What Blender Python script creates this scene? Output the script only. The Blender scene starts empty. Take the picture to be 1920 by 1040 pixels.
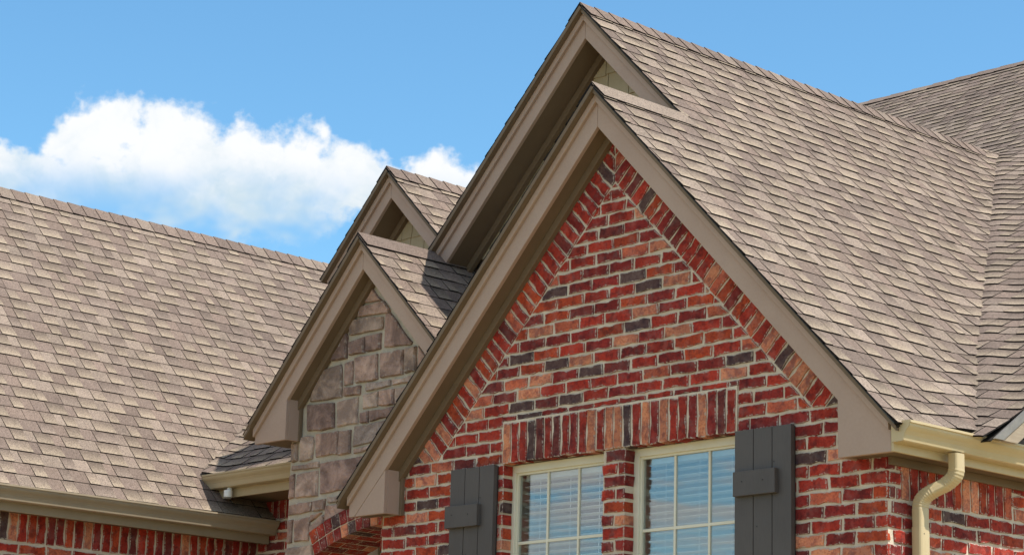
import bpy, math, random
from mathutils import Vector, Matrix
random.seed(7)
R = random.Random(11)
sc = bpy.context.scene
col = sc.collection
ZG = 3.6                        # eave level above the ground (all heights below are relative to the eave)

# ------------------------------------------------------------------ camera
CAM = Vector((10.094, -10.131, -2.071 + ZG))
CR = ((0.68700405, 0.15097298, 0.71079716), (0.72618246, -0.17786104, -0.66409674), (0.02616246, 0.97240558, -0.23182518))
FPX = 4326.3
cd = bpy.data.cameras.new('camera'); cam = bpy.data.objects.new('camera', cd); col.objects.link(cam)
cam.matrix_world = Matrix.Translation(CAM) @ Matrix(CR).to_4x4()
cd.sensor_width = 36; cd.lens = FPX / 1920 * 36; cd.clip_end = 2000; cd.clip_start = .1
sc.camera = cam
MC = Matrix(CR).transposed()
def to_px(p):
    d = MC @ (Vector(p) - CAM)
    return (960 + FPX * d.x / -d.z, 520 - FPX * d.y / -d.z)

# ------------------------------------------------------------------ sky, sun, exposure
SUN_L = Vector((-.495, -.18, -.85)).normalized()      # direction the light travels
el = math.asin(-SUN_L.z); az = math.atan2(-SUN_L.x, -SUN_L.y)
w = bpy.data.worlds.new('World'); sc.world = w; w.use_nodes = True
nt = w.node_tree; nt.nodes.clear()
def nd(t, **kw):
    n = nt.nodes.new(t)
    for k, v in kw.items(): setattr(n, k, v)
    return n
def put(s, v):
    if hasattr(v, 'outputs'): v = v.outputs[0]
    if isinstance(v, bpy.types.NodeSocket): nt.links.new(v, s)
    else: s.default_value = v
def M(op, a, b=0., c=0.):
    n = nd('ShaderNodeMath', operation=op); put(n.inputs[0], a); put(n.inputs[1], b); put(n.inputs[2], c); return n.outputs[0]
def VM(op, a, b=(0, 0, 0)):
    n = nd('ShaderNodeVectorMath', operation=op); put(n.inputs[0], a); put(n.inputs[1], b)
    return n.outputs['Value'] if op in ('DOT_PRODUCT', 'LENGTH') else n.outputs[0]
def noise(vec, scale, detail=6, rough=.55, lac=2., dist=0.):
    n = nd('ShaderNodeTexNoise'); put(n.inputs['Vector'], vec); n.inputs['Scale'].default_value = scale
    n.inputs['Detail'].default_value = detail; n.inputs['Roughness'].default_value = rough
    n.inputs['Lacunarity'].default_value = lac; n.inputs['Distortion'].default_value = dist
    return n.outputs[0]
def smooth(x, a, b):
    n = nd('ShaderNodeMapRange', interpolation_type='SMOOTHSTEP'); put(n.inputs[0], x); n.inputs[1].default_value = a; n.inputs[2].default_value = b
    return n.outputs[0]
def mixc(f, a, b):
    n = nd('ShaderNodeMix', data_type='RGBA'); put(n.inputs[0], f); put(n.inputs[6], a); put(n.inputs[7], b); return n.outputs[2]
sky = nd('ShaderNodeTexSky', sky_type='NISHITA'); sky.sun_disc = False
sky.sun_elevation = el; sky.sun_rotation = az; sky.air_density = 1.0; sky.dust_density = .3; sky.ozone_density = 2.2; sky.altitude = 100
tc = nd('ShaderNodeTexCoord'); D = VM('NORMALIZE', tc.outputs['Generated'])
# the cumulus bank stands in one quarter of the sky: local coordinates round its centre, in units of its distance
F0 = Vector((-.78174, .56258, .26906)).normalized(); R0 = F0.cross(Vector((0, 0, 1))).normalized(); U0 = R0.cross(F0)
fd = M('MAXIMUM', VM('DOT_PRODUCT', D, F0), .05)
ca = M('DIVIDE', VM('DOT_PRODUCT', D, R0), fd); cb = M('DIVIDE', VM('DOT_PRODUCT', D, U0), fd)
cmb = nd('ShaderNodeCombineXYZ'); put(cmb.inputs[0], ca); put(cmb.inputs[1], cb); P0 = cmb.outputs[0]
nn = nd('ShaderNodeTexNoise'); put(nn.inputs['Vector'], P0); nn.inputs['Scale'].default_value = 34; nn.inputs['Detail'].default_value = 4; nn.inputs['Roughness'].default_value = .6
warp = VM('SCALE', VM('SUBTRACT', nn.outputs['Color'], (.5, .5, .5))); warp.node.inputs['Scale'].default_value = .034
P1 = VM('ADD', P0, warp)
u = 1 / FPX
blobs = [(-400, -20, 170, 62), (-250, 55, 85, 72), (-205, 80, 60, 55), (-110, 45, 100, 75), (10, 20, 110, 78), (110, 25, 95, 75), (215, 5, 120, 62), (310, 12, 80, 42), (385, 22, 85, 55), (470, 5, 85, 48), (330, -30, 200, 40),
         (-250, -60, 300, 85), (-60, -40, 230, 100), (90, -55, 140, 60), (-330, -110, 130, 40)]
m = None
for bx_, by_, ra, rb in blobs:
    q = VM('MULTIPLY', VM('SUBTRACT', P1, (bx_ * u, by_ * u, 0)), (1 / (ra * u), 1 / (rb * u), 0))
    v = M('SUBTRACT', 1., VM('LENGTH', q))
    if m is None: m = v
    else:
        n = nd('ShaderNodeMath', operation='SMOOTH_MAX'); put(n.inputs[0], m); put(n.inputs[1], v); n.inputs[2].default_value = .12; m = n.outputs[0]
nz = noise(P0, 60, 5, .62)
m2 = M('ADD', m, M('MULTIPLY', M('SUBTRACT', nz, .5), 1.25))
front = smooth(VM('DOT_PRODUCT', D, F0), .5, .6)
dens = M('MULTIPLY', smooth(m2, -.16, .30), front)
# towards its base the bank thins out
thin = noise(VM('MULTIPLY', P0, (1, 1.6, 1)), 24, 3, .55)
base = smooth(cb, -105 * u, 45 * u)
dens = M('MULTIPLY', dens, M('ADD', base, M('MULTIPLY', M('SUBTRACT', 1., base), smooth(thin, .38, .70))))
# scattered clouds over the rest of the sky
sx = nd('ShaderNodeSeparateXYZ'); put(sx.inputs[0], D)
pz = M('MAXIMUM', sx.outputs[2], .08)
flat = VM('SCALE', D); put(flat.node.inputs['Scale'], M('DIVIDE', 1., pz))
sc2 = noise(VM('ADD', flat, (4.3, 1.2, 0)), 1.25, 5, .58)
other = M('MULTIPLY', smooth(sc2, .43, .58), smooth(VM('DOT_PRODUCT', D, F0), .93, .80))
other = M('MULTIPLY', other, smooth(sx.outputs[2], .02, .16))
dens = M('MAXIMUM', dens, other)
shade = noise(VM('ADD', P1, (0, .012, 0)), 32, 4, .6)
csh = smooth(M('ADD', M('MULTIPLY', shade, .8), M('MULTIPLY', smooth(cb, -110 * u, 60 * u), .42)), .42, .86)
ccol = mixc(csh, (3.8, 4.7, 5.3, 1), (6.0, 6.1, 6.2, 1))
hs = nd('ShaderNodeHueSaturation'); hs.inputs['Saturation'].default_value = 1.08; hs.inputs['Value'].default_value = 1.22; put(hs.inputs['Color'], sky)
skyc = mixc(dens, VM('MULTIPLY', hs.outputs[0], (.74, 1.0, 1.0)), ccol)
bg = nd('ShaderNodeBackground'); put(bg.inputs[0], skyc); bg.inputs[1].default_value = .112
wo = nd('ShaderNodeOutputWorld'); nt.links.new(bg.outputs[0], wo.inputs[0])

sl = bpy.data.lights.new('sun', 'SUN'); sl.energy = 4.0; sl.angle = math.radians(.53); sl.color = (1, .95, .86)
sun = bpy.data.objects.new('sun', sl); col.objects.link(sun); sun.rotation_euler = SUN_L.to_track_quat('-Z', 'Y').to_euler(); sun.location = (6, 4, 14)
sc.cycles.use_adaptive_sampling = True; sc.cycles.adaptive_threshold = .018; sc.cycles.max_bounces = 6; sc.cycles.diffuse_bounces = 3; sc.cycles.glossy_bounces = 3; sc.cycles.transparent_max_bounces = 8
vs = sc.view_settings; vs.view_transform = 'Standard'; vs.look = 'None'; vs.exposure = .56; vs.gamma = 1; vs.use_curve_mapping = False

# ------------------------------------------------------------------ materials
def material(name, rough=.7):
    global nt
    mt = bpy.data.materials.new(name); mt.use_nodes = True; nt = mt.node_tree
    b = nt.nodes['Principled BSDF']; b.inputs['Roughness'].default_value = rough
    t = nd('ShaderNodeTexCoord').outputs['Object']
    return mt, b, t
def bump(b, h, strength=.3, dist=.01):
    n = nd('ShaderNodeBump'); put(n.inputs['Height'], h); n.inputs['Strength'].default_value = strength; n.inputs['Distance'].default_value = dist
    nt.links.new(n.outputs[0], b.inputs['Normal'])
def attr(name='col'):
    return nd('ShaderNodeAttribute', attribute_name=name)
def paint(name, c, c2, rough=.55, grain=(14, 60, 14), bs=.12):
    mt, b, t = material(name, rough)
    g = noise(VM('MULTIPLY', t, grain), 4, 3, .6); d = noise(t, 2.3, 3, .6)
    put(b.inputs['Base Color'], mixc(smooth(M('ADD', M('MULTIPLY', g, .35), M('MULTIPLY', d, .65)), .3, .7), c + (1,), c2 + (1,)))
    bump(b, g, bs, .004); b.inputs['Specular IOR Level'].default_value = .3
    return mt
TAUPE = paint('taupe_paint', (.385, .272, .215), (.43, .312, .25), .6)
TAUPE_SHADED = paint('taupe_paint_shaded', (.150, .104, .066), (.182, .128, .082), .65)  # same taupe paint, with the shade of the undersides put into its colour
SIDING = paint('shake_paint', (.38, .31, .20), (.45, .37, .25), .6, (60, 60, 8), .4)
WOODTRIM = paint('weathered_board', (.27, .21, .15), (.40, .325, .24), .7, (30, 3, 30), .3)
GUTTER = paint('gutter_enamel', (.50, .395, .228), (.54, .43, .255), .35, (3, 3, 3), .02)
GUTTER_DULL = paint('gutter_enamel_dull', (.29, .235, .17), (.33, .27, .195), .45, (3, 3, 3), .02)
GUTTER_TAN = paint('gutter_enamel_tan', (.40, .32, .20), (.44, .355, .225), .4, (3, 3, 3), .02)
SHUT = paint('shutter_stain', (.076, .066, .064), (.096, .084, .080), .55, (40, 40, 3), .25)
CREAM = paint('vinyl_cream', (.69, .65, .52), (.73, .69, .57), .4, (3, 3, 3), .02)
WHITE = paint('blind_white', (.86, .86, .84), (.89, .89, .87), .5, (3, 3, 3), .02)
DRIP = paint('drip_metal', (.03, .032, .03), (.05, .05, .045), .5, (3, 3, 3), .02)
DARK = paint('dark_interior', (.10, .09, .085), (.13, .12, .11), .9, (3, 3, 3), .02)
LEAD = paint('lead_flashing', (.16, .15, .14), (.24, .225, .205), .55, (8, 8, 8), .1)
NAIL = paint('nail_dark', (.02, .02, .02), (.03, .03, .03), .5, (3, 3, 3), .02)
LAMPW = paint('lamp_plastic', (.72, .72, .70), (.78, .78, .76), .4, (3, 3, 3), .02)

def shingle_mat():
    mt, b, t = material('asphalt_shingle', .92)
    a = attr()
    g = noise(t, 75, 3, .8); g2 = noise(t, 190, 2, .7); d = noise(t, 1.1, 2, .6); st = noise(t, 7, 3, .6)
    k = M('ADD', M('ADD', M('MULTIPLY', g, .75), M('MULTIPLY', g2, .6)), M('ADD', M('MULTIPLY', d, .12), M('MULTIPLY', st, .12)))   # mean about .93
    k = M('ADD', M('MULTIPLY', M('SUBTRACT', k, .795), 2.9), 1.)
    c = VM('SCALE', a.outputs['Color']); put(c.node.inputs['Scale'], k)
    put(b.inputs['Base Color'], c); bump(b, g, .35, .004); b.inputs['Specular IOR Level'].default_value = .12
    return mt
SHINGLE = shingle_mat()
def brick_mat():
    mt, b, t = material('fired_brick', .82)
    a = attr()
    n1 = noise(t, 9, 4, .65); n2 = noise(VM('ADD', t, (5, 3, 1)), 20, 4, .7); n3 = noise(VM('ADD', t, (1, 7, 4)), 62, 3, .7); n4 = noise(VM('ADD', t, (9, 2, 4)), 13, 3, .6)
    dark = VM('MULTIPLY', a.outputs['Color'], (.40, .40, .62))
    warm = VM('MULTIPLY', a.outputs['Color'], (1.32, 1.45, 1.3))
    c = mixc(M('MULTIPLY', smooth(n2, .46, .62), .8), a.outputs['Color'], dark)
    c = mixc(M('MULTIPLY', smooth(n1, .47, .60), .85), c, warm)
    c = mixc(M('MULTIPLY', smooth(n3, .46, .66), .6), c, VM('MULTIPLY', a.outputs['Color'], (.60, .36, .32)))
    # chalky mortar left on the faces, mostly along the arrises (alpha = 1 at the edge of a brick)
    smear = M('MULTIPLY', smooth(M('ADD', M('MULTIPLY', n3, .75), M('MULTIPLY', a.outputs['Alpha'], .20)),   .51, .62), smooth(M('ADD', n4, M('MULTIPLY', a.outputs['Alpha'], .12)), .43, .62))
    c = mixc(M('MULTIPLY', smear, .8), c, (.50, .44, .38, 1))
    c = mixc(M('ADD', .015, M('MULTIPLY', smooth(n4, .45, .70), .08)), c, (.55, .45, .40, 1))      # thin chalky film
    put(b.inputs['Base Color'], c); bump(b, M('ADD', n2, n3), .7, .007); b.inputs['Specular IOR Level'].default_value = .2
    return mt
BRICK = brick_mat()
def stone_mat():
    mt, b, t = material('rubble_stone', .88)
    a = attr()
    n1 = noise(t, 5, 4, .65, 2, .6); n2 = noise(t, 26, 4, .7); n3 = noise(VM('ADD', t, (4, 4, 4)), 34, 4, .65); n4 = noise(VM('ADD', t, (8, 1, 4)), 8, 3, .6)
    c = mixc(smooth(n1, .35, .7), VM('MULTIPLY', a.outputs['Color'], (.58, .53, .50)), VM('MULTIPLY', a.outputs['Color'], (1.35, 1.26, 1.16)))
    c = mixc(M('MULTIPLY', smooth(n2, .55, .75), .4), c, (.13, .085, .06, 1))
    sm = M('MULTIPLY', smooth(M('ADD', M('MULTIPLY', n3, .9), M('MULTIPLY', a.outputs['Alpha'], .10)), .52, .72), smooth(M('ADD', n4, M('MULTIPLY', a.outputs['Alpha'], .10)), .44, .66))
    c = mixc(M('MULTIPLY', sm, .7), c, (.55, .50, .44, 1))
    put(b.inputs['Base Color'], c); bump(b, M('ADD', n1, M('MULTIPLY', n2, .9)), 1.0, .03); b.inputs['Specular IOR Level'].default_value = .2
    return mt
STONE = stone_mat()
def mortar_mat(name, c1, c2):
    mt, b, t = material(name, .95)
    n1 = noise(t, 7, 5, .6); n2 = noise(t, 90, 4, .7)
    put(b.inputs['Base Color'], mixc(smooth(M('ADD', M('MULTIPLY', n1, .6), M('MULTIPLY', n2, .4)), .32, .68), c1, c2))
    bump(b, M('ADD', n1, n2), .6, .008); b.inputs['Specular IOR Level'].default_value = .1
    return mt
MORTAR = mortar_mat('mortar', (.56, .465, .355, 1), (.72, .62, .50, 1))
SMORTAR = mortar_mat('stone_mortar', (.40, .345, .27, 1), (.55, .485, .395, 1))
DECK = mortar_mat('roof_deck', (.028, .025, .023, 1), (.04, .036, .032, 1))
GROUND = mortar_mat('lawn_and_drive', (.25, .19, .085, 1), (.37, .295, .17, 1))
def glass_mat():
    mt, b, t = material('window_glass', .0)
    nt.nodes.remove(b)
    tr = nd('ShaderNodeBsdfTransparent'); tr.inputs[0].default_value = (.88, .92, .93, 1)
    gl = nd('ShaderNodeBsdfGlossy'); gl.inputs['Roughness'].default_value = .015
    ge = nd('ShaderNodeNewGeometry'); co = M('ABSOLUTE', VM('DOT_PRODUCT', ge.outputs['Normal'], ge.outputs['Incoming']))
    sch = M('ADD', M('MULTIPLY', M('POWER', M('SUBTRACT', 1., co), 5.), .96), .04)
    wv = noise(t, 2.2, 3, .5)
    bp = nd('ShaderNodeBump'); put(bp.inputs['Height'], wv); bp.inputs['Strength'].default_value = .012; bp.inputs['Distance'].default_value = .02
    nt.links.new(bp.outputs[0], gl.inputs['Normal'])
    mx = nd('ShaderNodeMixShader'); nt.links.new(M('ADD', M('MULTIPLY', sch, 2.0), .09), mx.inputs[0]); nt.links.new(tr.outputs[0], mx.inputs[1]); nt.links.new(gl.outputs[0], mx.inputs[2])
    nt.links.new(mx.outputs[0], nt.nodes['Material Output'].inputs[0])
    return mt
GLASS = glass_mat()

# ------------------------------------------------------------------ mesh helpers
class MB:
    def __init__(s): s.v = []; s.f = []; s.c = []; s.has = False
    def face(s, pts, c=None):
        i = len(s.v); s.v += [tuple(p) for p in pts]; s.f.append(tuple(range(i, i + len(pts))))
        if c is None: c = [(1, 1, 1, 0)] * len(pts)
        else: s.has = True
        s.c += c
    def solid(s, a, b):
        """prism between two outlines of the same length (a the outward face, counter-clockwise seen from outside)"""
        n = len(a); i = len(s.v); s.v += [tuple(p) for p in a] + [tuple(p) for p in b]
        s.f.append(tuple(range(i, i + n))); s.f.append(tuple(range(i + 2 * n - 1, i + n - 1, -1)))
        for k in range(n):
            j = (k + 1) % n; s.f.append((i + k, i + n + k, i + n + j, i + j))
        s.c += [(1, 1, 1, 0)] * (2 * n + 4 * n)
    def box(s, x0, x1, y0, y1, z0, z1):
        s.solid([(x0, y0, z0), (x1, y0, z0), (x1, y0, z1), (x0, y0, z1)], [(x0, y1, z0), (x1, y1, z0), (x1, y1, z1), (x0, y1, z1)])
    def build(s, name, mat, parent=None, bevel=0, smoothf=False):
        me = bpy.data.meshes.new(name); me.from_pydata([(x, y, z + ZG) for x, y, z in s.v], [], s.f)
        if s.has:
            ca_ = me.color_attributes.new('col', 'FLOAT_COLOR', 'CORNER'); ca_.data.foreach_set('color', [x for q in s.c for x in q])
        me.materials.append(mat)
        if smoothf: me.polygons.foreach_set('use_smooth', [True] * len(me.polygons))
        o = bpy.data.objects.new(name, me); col.objects.link(o)
        if parent: o.parent = parent
        if bevel:
            md = o.modifiers.new('bevel', 'BEVEL'); md.width = bevel; md.segments = 2; md.limit_method = 'ANGLE'
        return o
def clip(poly, a, b, c):
    """keep a*u + b*v <= c"""
    out = []
    for i in range(len(poly)):
        p, q = poly[i], poly[(i + 1) % len(poly)]
        dp, dq = a * p[0] + b * p[1] - c, a * q[0] + b * q[1] - c
        if dp <= 0: out.append(p)
        if (dp < 0 < dq) or (dq < 0 < dp):
            t = dp / (dp - dq); out.append((p[0] + t * (q[0] - p[0]), p[1] + t * (q[1] - p[1])))
    return out
def clips(poly, hs_):
    for h in hs_:
        if len(poly) < 3: return []
        poly = clip(poly, *h)
    return poly if len(poly) >= 3 else []
def area(p): return abs(sum(p[i][0] * p[(i + 1) % len(p)][1] - p[(i + 1) % len(p)][0] * p[i][1] for i in range(len(p)))) / 2
def xz_prism(name, pts, y0, y1, mat, parent, bevel=.003):
    mb = MB(); a = [(x, y0, z) for x, z in pts]; b = [(x, y1, z) for x, z in pts]
    if sum(pts[i][0] * pts[(i + 1) % len(pts)][1] - pts[(i + 1) % len(pts)][0] * pts[i][1] for i in range(len(pts))) < 0: a.reverse(); b.reverse()
    mb.solid(a, b); return mb.build(name, mat, parent, bevel)
def box(name, x0, x1, y0, y1, z0, z1, mat, parent, bevel=.003):
    mb = MB(); mb.box(x0, x1, y0, y1, z0, z1); return mb.build(name, mat, parent, bevel)

# ------------------------------------------------------------------ ground
gm = bpy.data.meshes.new('ground'); gm.from_pydata([(-900, -900, 0), (900, -900, 0), (900, 900, 0), (-900, 900, 0)], [], [(0, 1, 2, 3)])
gm.materials.append(GROUND); go = bpy.data.objects.new('ground', gm); col.objects.link(go); go['kind'] = 'structure'

# ------------------------------------------------------------------ the house
house = bpy.data.objects.new('brick_house', None); col.objects.link(house)
house['label'] = 'red brick house with steep taupe gables, stone porch gable and brown shingle roofs'; house['category'] = 'house'

# ---- bricks
BRICKS = [((.29, .022, .012), 44), ((.20, .015, .013), 30), ((.33, .042, .014), 14), ((.15, .022, .020), 8), ((.50, .175, .10), 11), ((.40, .09, .048), 7), ((.072, .036, .036), 7)]
def brick_col(r=R):
    t = r.random() * sum(x[1] for x in BRICKS)
    for c, wt in BRICKS:
        t -= wt
        if t <= 0: break
    k = r.uniform(.88, 1.3); return tuple(x * k for x in c)
class Frame:
    def __init__(s, O, U, V, N): s.O, s.U, s.V, s.N = map(Vector, (O, U, V, N))
    def __call__(s, u_, v_, h=0.): return s.O + s.U * u_ + s.V * v_ + s.N * h
def add_piece(mb, fr, poly, c, proud=.006, deep=.02, rag=.0034, inset=.004, step=.055):
    """one brick or stone: ragged outline, eased arrises, standing proud of the mortar"""
    if sum(poly[i][0] * poly[(i + 1) % len(poly)][1] - poly[(i + 1) % len(poly)][0] * poly[i][1] for i in range(len(poly))) < 0: poly = poly[::-1]
    cu = sum(p[0] for p in poly) / len(poly); cv = sum(p[1] for p in poly) / len(poly)
    pts = []
    for i in range(len(poly)):
        p, q = poly[i], poly[(i + 1) % len(poly)]
        L = math.hypot(q[0] - p[0], q[1] - p[1]); k = max(1, min(4, int(L / step + .5)))
        for j in range(k): pts.append((p[0] + (q[0] - p[0]) * j / k + R.gauss(0, rag), p[1] + (q[1] - p[1]) * j / k + R.gauss(0, rag)))
    def pull(p, d):
        du, dv = p[0] - cu, p[1] - cv; L = math.hypot(du, dv) + 1e-6; k = max(.3, 1 - d / L * 1.3); return (cu + du * k, cv + dv * k)
    tl = (R.gauss(0, .0012), R.gauss(0, .0012))
    o0 = [fr(*p, -deep) for p in pts]; o1 = [fr(*p, proud * .45) for p in pts]; i2 = [fr(*pull(p, inset), proud + R.gauss(0, .0006) + tl[0]) for p in pts]
    ce = tuple(c) + (1.,); cm = tuple(c) + (0.,); cz = tuple(c) + (.15,); n = len(pts)
    i3 = [fr(*pull(p, inset * 3.2), proud + R.gauss(0, .0006) + tl[0]) for p in pts]
    mb.face(i3, [cm] * n)
    for k in range(n):
        j = (k + 1) % n
        mb.face([o0[k], o0[j], o1[j], o1[k]], [cz] * 4); mb.face([o1[k], o1[j], i2[j], i2[k]], [ce] * 4); mb.face([i2[k], i2[j], i3[j], i3[k]], [ce, ce, cm, cm])
class Pieces:
    """collects the pieces of one wall: those in view become parts, the rest one mass"""
    def __init__(s, fr, parent, name, mat, mass, limit=300): s.fr, s.parent, s.name, s.mat, s.mass, s.limit, s.items = fr, parent, name, mat, mass, limit, []
    def add(s, poly, c=None, **kw):
        if len(poly) >= 3 and area(poly) > .0002: s.items.append((poly, c or brick_col(), kw))
    def finish(s):
        rank = []
        for i, (poly, c, kw) in enumerate(s.items):
            px = [to_px(s.fr(*p) + Vector((0, 0, ZG))) for p in poly]
            vis = any(-20 < x < 1940 and -20 < y < 1060 for x, y in px); rank.append((vis, area(px), i))
        rank.sort(reverse=True); keep = {i for vis, a, i in rank[:s.limit] if vis}
        rest = MB()
        for i, (poly, c, kw) in enumerate(s.items):
            if i in keep:
                mb = MB(); add_piece(mb, s.fr, poly, c, **kw); mb.build(s.name, s.mat, s.parent)
            else: add_piece(rest, s.fr, poly, c, **dict(kw, step=9))
        if rest.f:
            o = rest.build(s.mass, s.mat, s.parent); o['kind'] = 'stuff'
CH, BL, JT = .0813, .234, .0088
def courses(ps, u0, u1, v0, v1, hsl, phase=-.065, first=0., **kw):
    """running bond between v0 and v1, clipped by the half planes hsl"""
    k0 = math.floor((v0 - phase) / CH - 1e-6); k1 = math.ceil((v1 - phase) / CH + 1e-6)
    for k in range(k0, k1):
        b0, b1 = phase + k * CH, phase + (k + 1) * CH
        a = u0 - BL + first + (BL / 2 if k % 2 else 0) + R.uniform(-.018, .018); wob = R.uniform(-.0025, .0025)
        while a < u1:
            L = BL + R.uniform(-.012, .012); jl = R.uniform(.012, .020)
            p = [(a + jl, b0 + JT + wob), (a + L - .002, b0 + JT + wob), (a + L - .002, b1 - JT + wob), (a + jl, b1 - JT + wob)]
            ps.add(clips(p, [(-1, 0, -u0), (1, 0, u1), (0, -1, -v0), (0, 1, v1)] + hsl), **kw); a += L
SOL = dict(R=(.28, .022, .013), r=(.20, .016, .014), S=(.48, .17, .09), D=(.068, .036, .036), d=(.13, .024, .022))
def soldiers(ps, u0, u1, v0, v1, wd=.0813, order=None, **kw):
    n = len(order) if order else round((u1 - u0) / wd); wd = (u1 - u0) / n
    for k in range(n):
        a = u0 + k * wd + R.uniform(-.002, .002); kk = R.uniform(.88, 1.12); ps.add(c=tuple(x * kk for x in SOL[order[k]]) if order else None, poly=[(a + .0075, v0), (a + wd - .0075, v0), (a + wd - .0075, v1 + R.uniform(-.004, .004)), (a + .0075, v1 + R.uniform(-.004, .004))], **kw)

# ---- front gable wall (plane y = .17)
YW, XL, XR = .17, -2.19, 2.19
S = 1.028
ms = YW + .004                                   # face of the mortar
fw_ = MB()
YB = .46
fw_.box(XL + .004, -.964, ms, YB, -ZG, .27); fw_.box(-.041, .148, ms, YB, -ZG, .27); fw_.box(1.068, XR - .004, ms, YB, -ZG, .27)
fw_.box(-.958, -.047, ms, YB, -ZG, -1.2); fw_.box(.154, 1.068, ms, YB, -ZG, -1.2)
fw_.solid([(XL + .004, ms, .27), (XR - .004, ms, .27), (XR - .004, ms, .345), (.02, ms, .345 + (XR - .03) * S), (XL + .004, ms, .345)],
          [(XL + .004, YB, .27), (XR - .004, YB, .27), (XR - .004, YB, .345), (.02, YB, .345 + (XR - .03) * S), (XL + .004, YB, .345)])
wall = fw_.build('gable_wall', MORTAR, house); wall['label'] = 'red brick gable wall with a border of bricks set square to the slopes'
fr = Frame((0, YW, 0), (1, 0, 0), (0, 0, 1), (0, -1, 0))
ps = Pieces(fr, wall, 'brick', BRICK, 'brickwork', 400)
ZI, SI = 2.01, 1.02                              # inner edge of the sloping border
inner = [(SI, 1, ZI - .008 + SI * .02), (-SI, 1, ZI - .008 - SI * .02)]
kd = dict(deep=.012)
courses(ps, -1.9, 1.9, .5854, 2.1, inner)
courses(ps, -2., -.978, .3415, .5854, inner, first=.05); courses(ps, 1.088, 2., .3415, .5854, inner, first=.11)
courses(ps, -.975, 1.085, .548, .5854, [])
courses(ps, XL, -.957, -.72, .26, [], deep=.078); courses(ps, XL, -.978, .26, .3415, []); courses(ps, 1.088, XR, -.72, .3415, [], first=.06)
courses(ps, -.047, .154, -.72, .27, [], first=.12, deep=.078)
courses(ps, XL, XR, -ZG, -.72 - .066, [(1, 0, XR)])
for sg in (-1, 1):                               # the border: bricks square to the rake
    th = math.atan(SI); d = (math.cos(th) * sg, -math.sin(th)); n = (math.sin(th) * sg, math.cos(th))
    t = -.20
    while t < 2.6:
        wd = .0805 + R.uniform(-.004, .004); q0, q1 = .008, .208 + R.uniform(-.004, .006)
        P_ = lambda tt, q: (.02 + d[0] * tt + n[0] * q, ZI + d[1] * tt + n[1] * q)
        pl_ = [P_(t + .0075, q0), P_(t + wd - .0065, q0), P_(t + wd - .0065, q1), P_(t + .0075, q1)]
        ps.add(clips(pl_, [(0, -1, -.3475), (-sg, 0, -(.02 * sg + .006))])); t += wd
ps.finish()
lint = box('lintel', -.972, 1.08, YW - .006, .3, .269, .545, MORTAR, house, 0); lint['label'] = 'row of upright bricks over the windows'
ps = Pieces(Frame((0, YW - .008, 0), (1, 0, 0), (0, 0, 1), (0, -1, 0)), lint, 'brick', BRICK, 'brickwork')
soldiers(ps, -.968, 1.076, .262, .530, deep=.07, order='SRRDdRdRrRSRSSDRSrSRRrSrdR'); ps.finish()

# ---- side wall to the right of the corner (plane x = 2.19)
sw = MB(); sw.box(1.9, XR - .004, YB + .002, 4.4, -ZG, .02); swo = sw.build('side_wall', MORTAR, house); swo['label'] = 'receding brick wall under the right eave, with an upright course at its top'
ps = Pieces(Frame((XR, 0, 0), (0, 1, 0), (0, 0, 1), (1, 0, 0)), swo, 'brick', BRICK, 'brickwork')
courses(ps, YW + .008, .29, -.2276 + .0, .02, [], first=.07); soldiers(ps, .29, 1.36, -.218, .01)
courses(ps, 1.37, 2.2, -.2276, .02, []); courses(ps, YW + .008, 2.2, -1.2, -.2276, [], first=.13); ps.finish()

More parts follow.
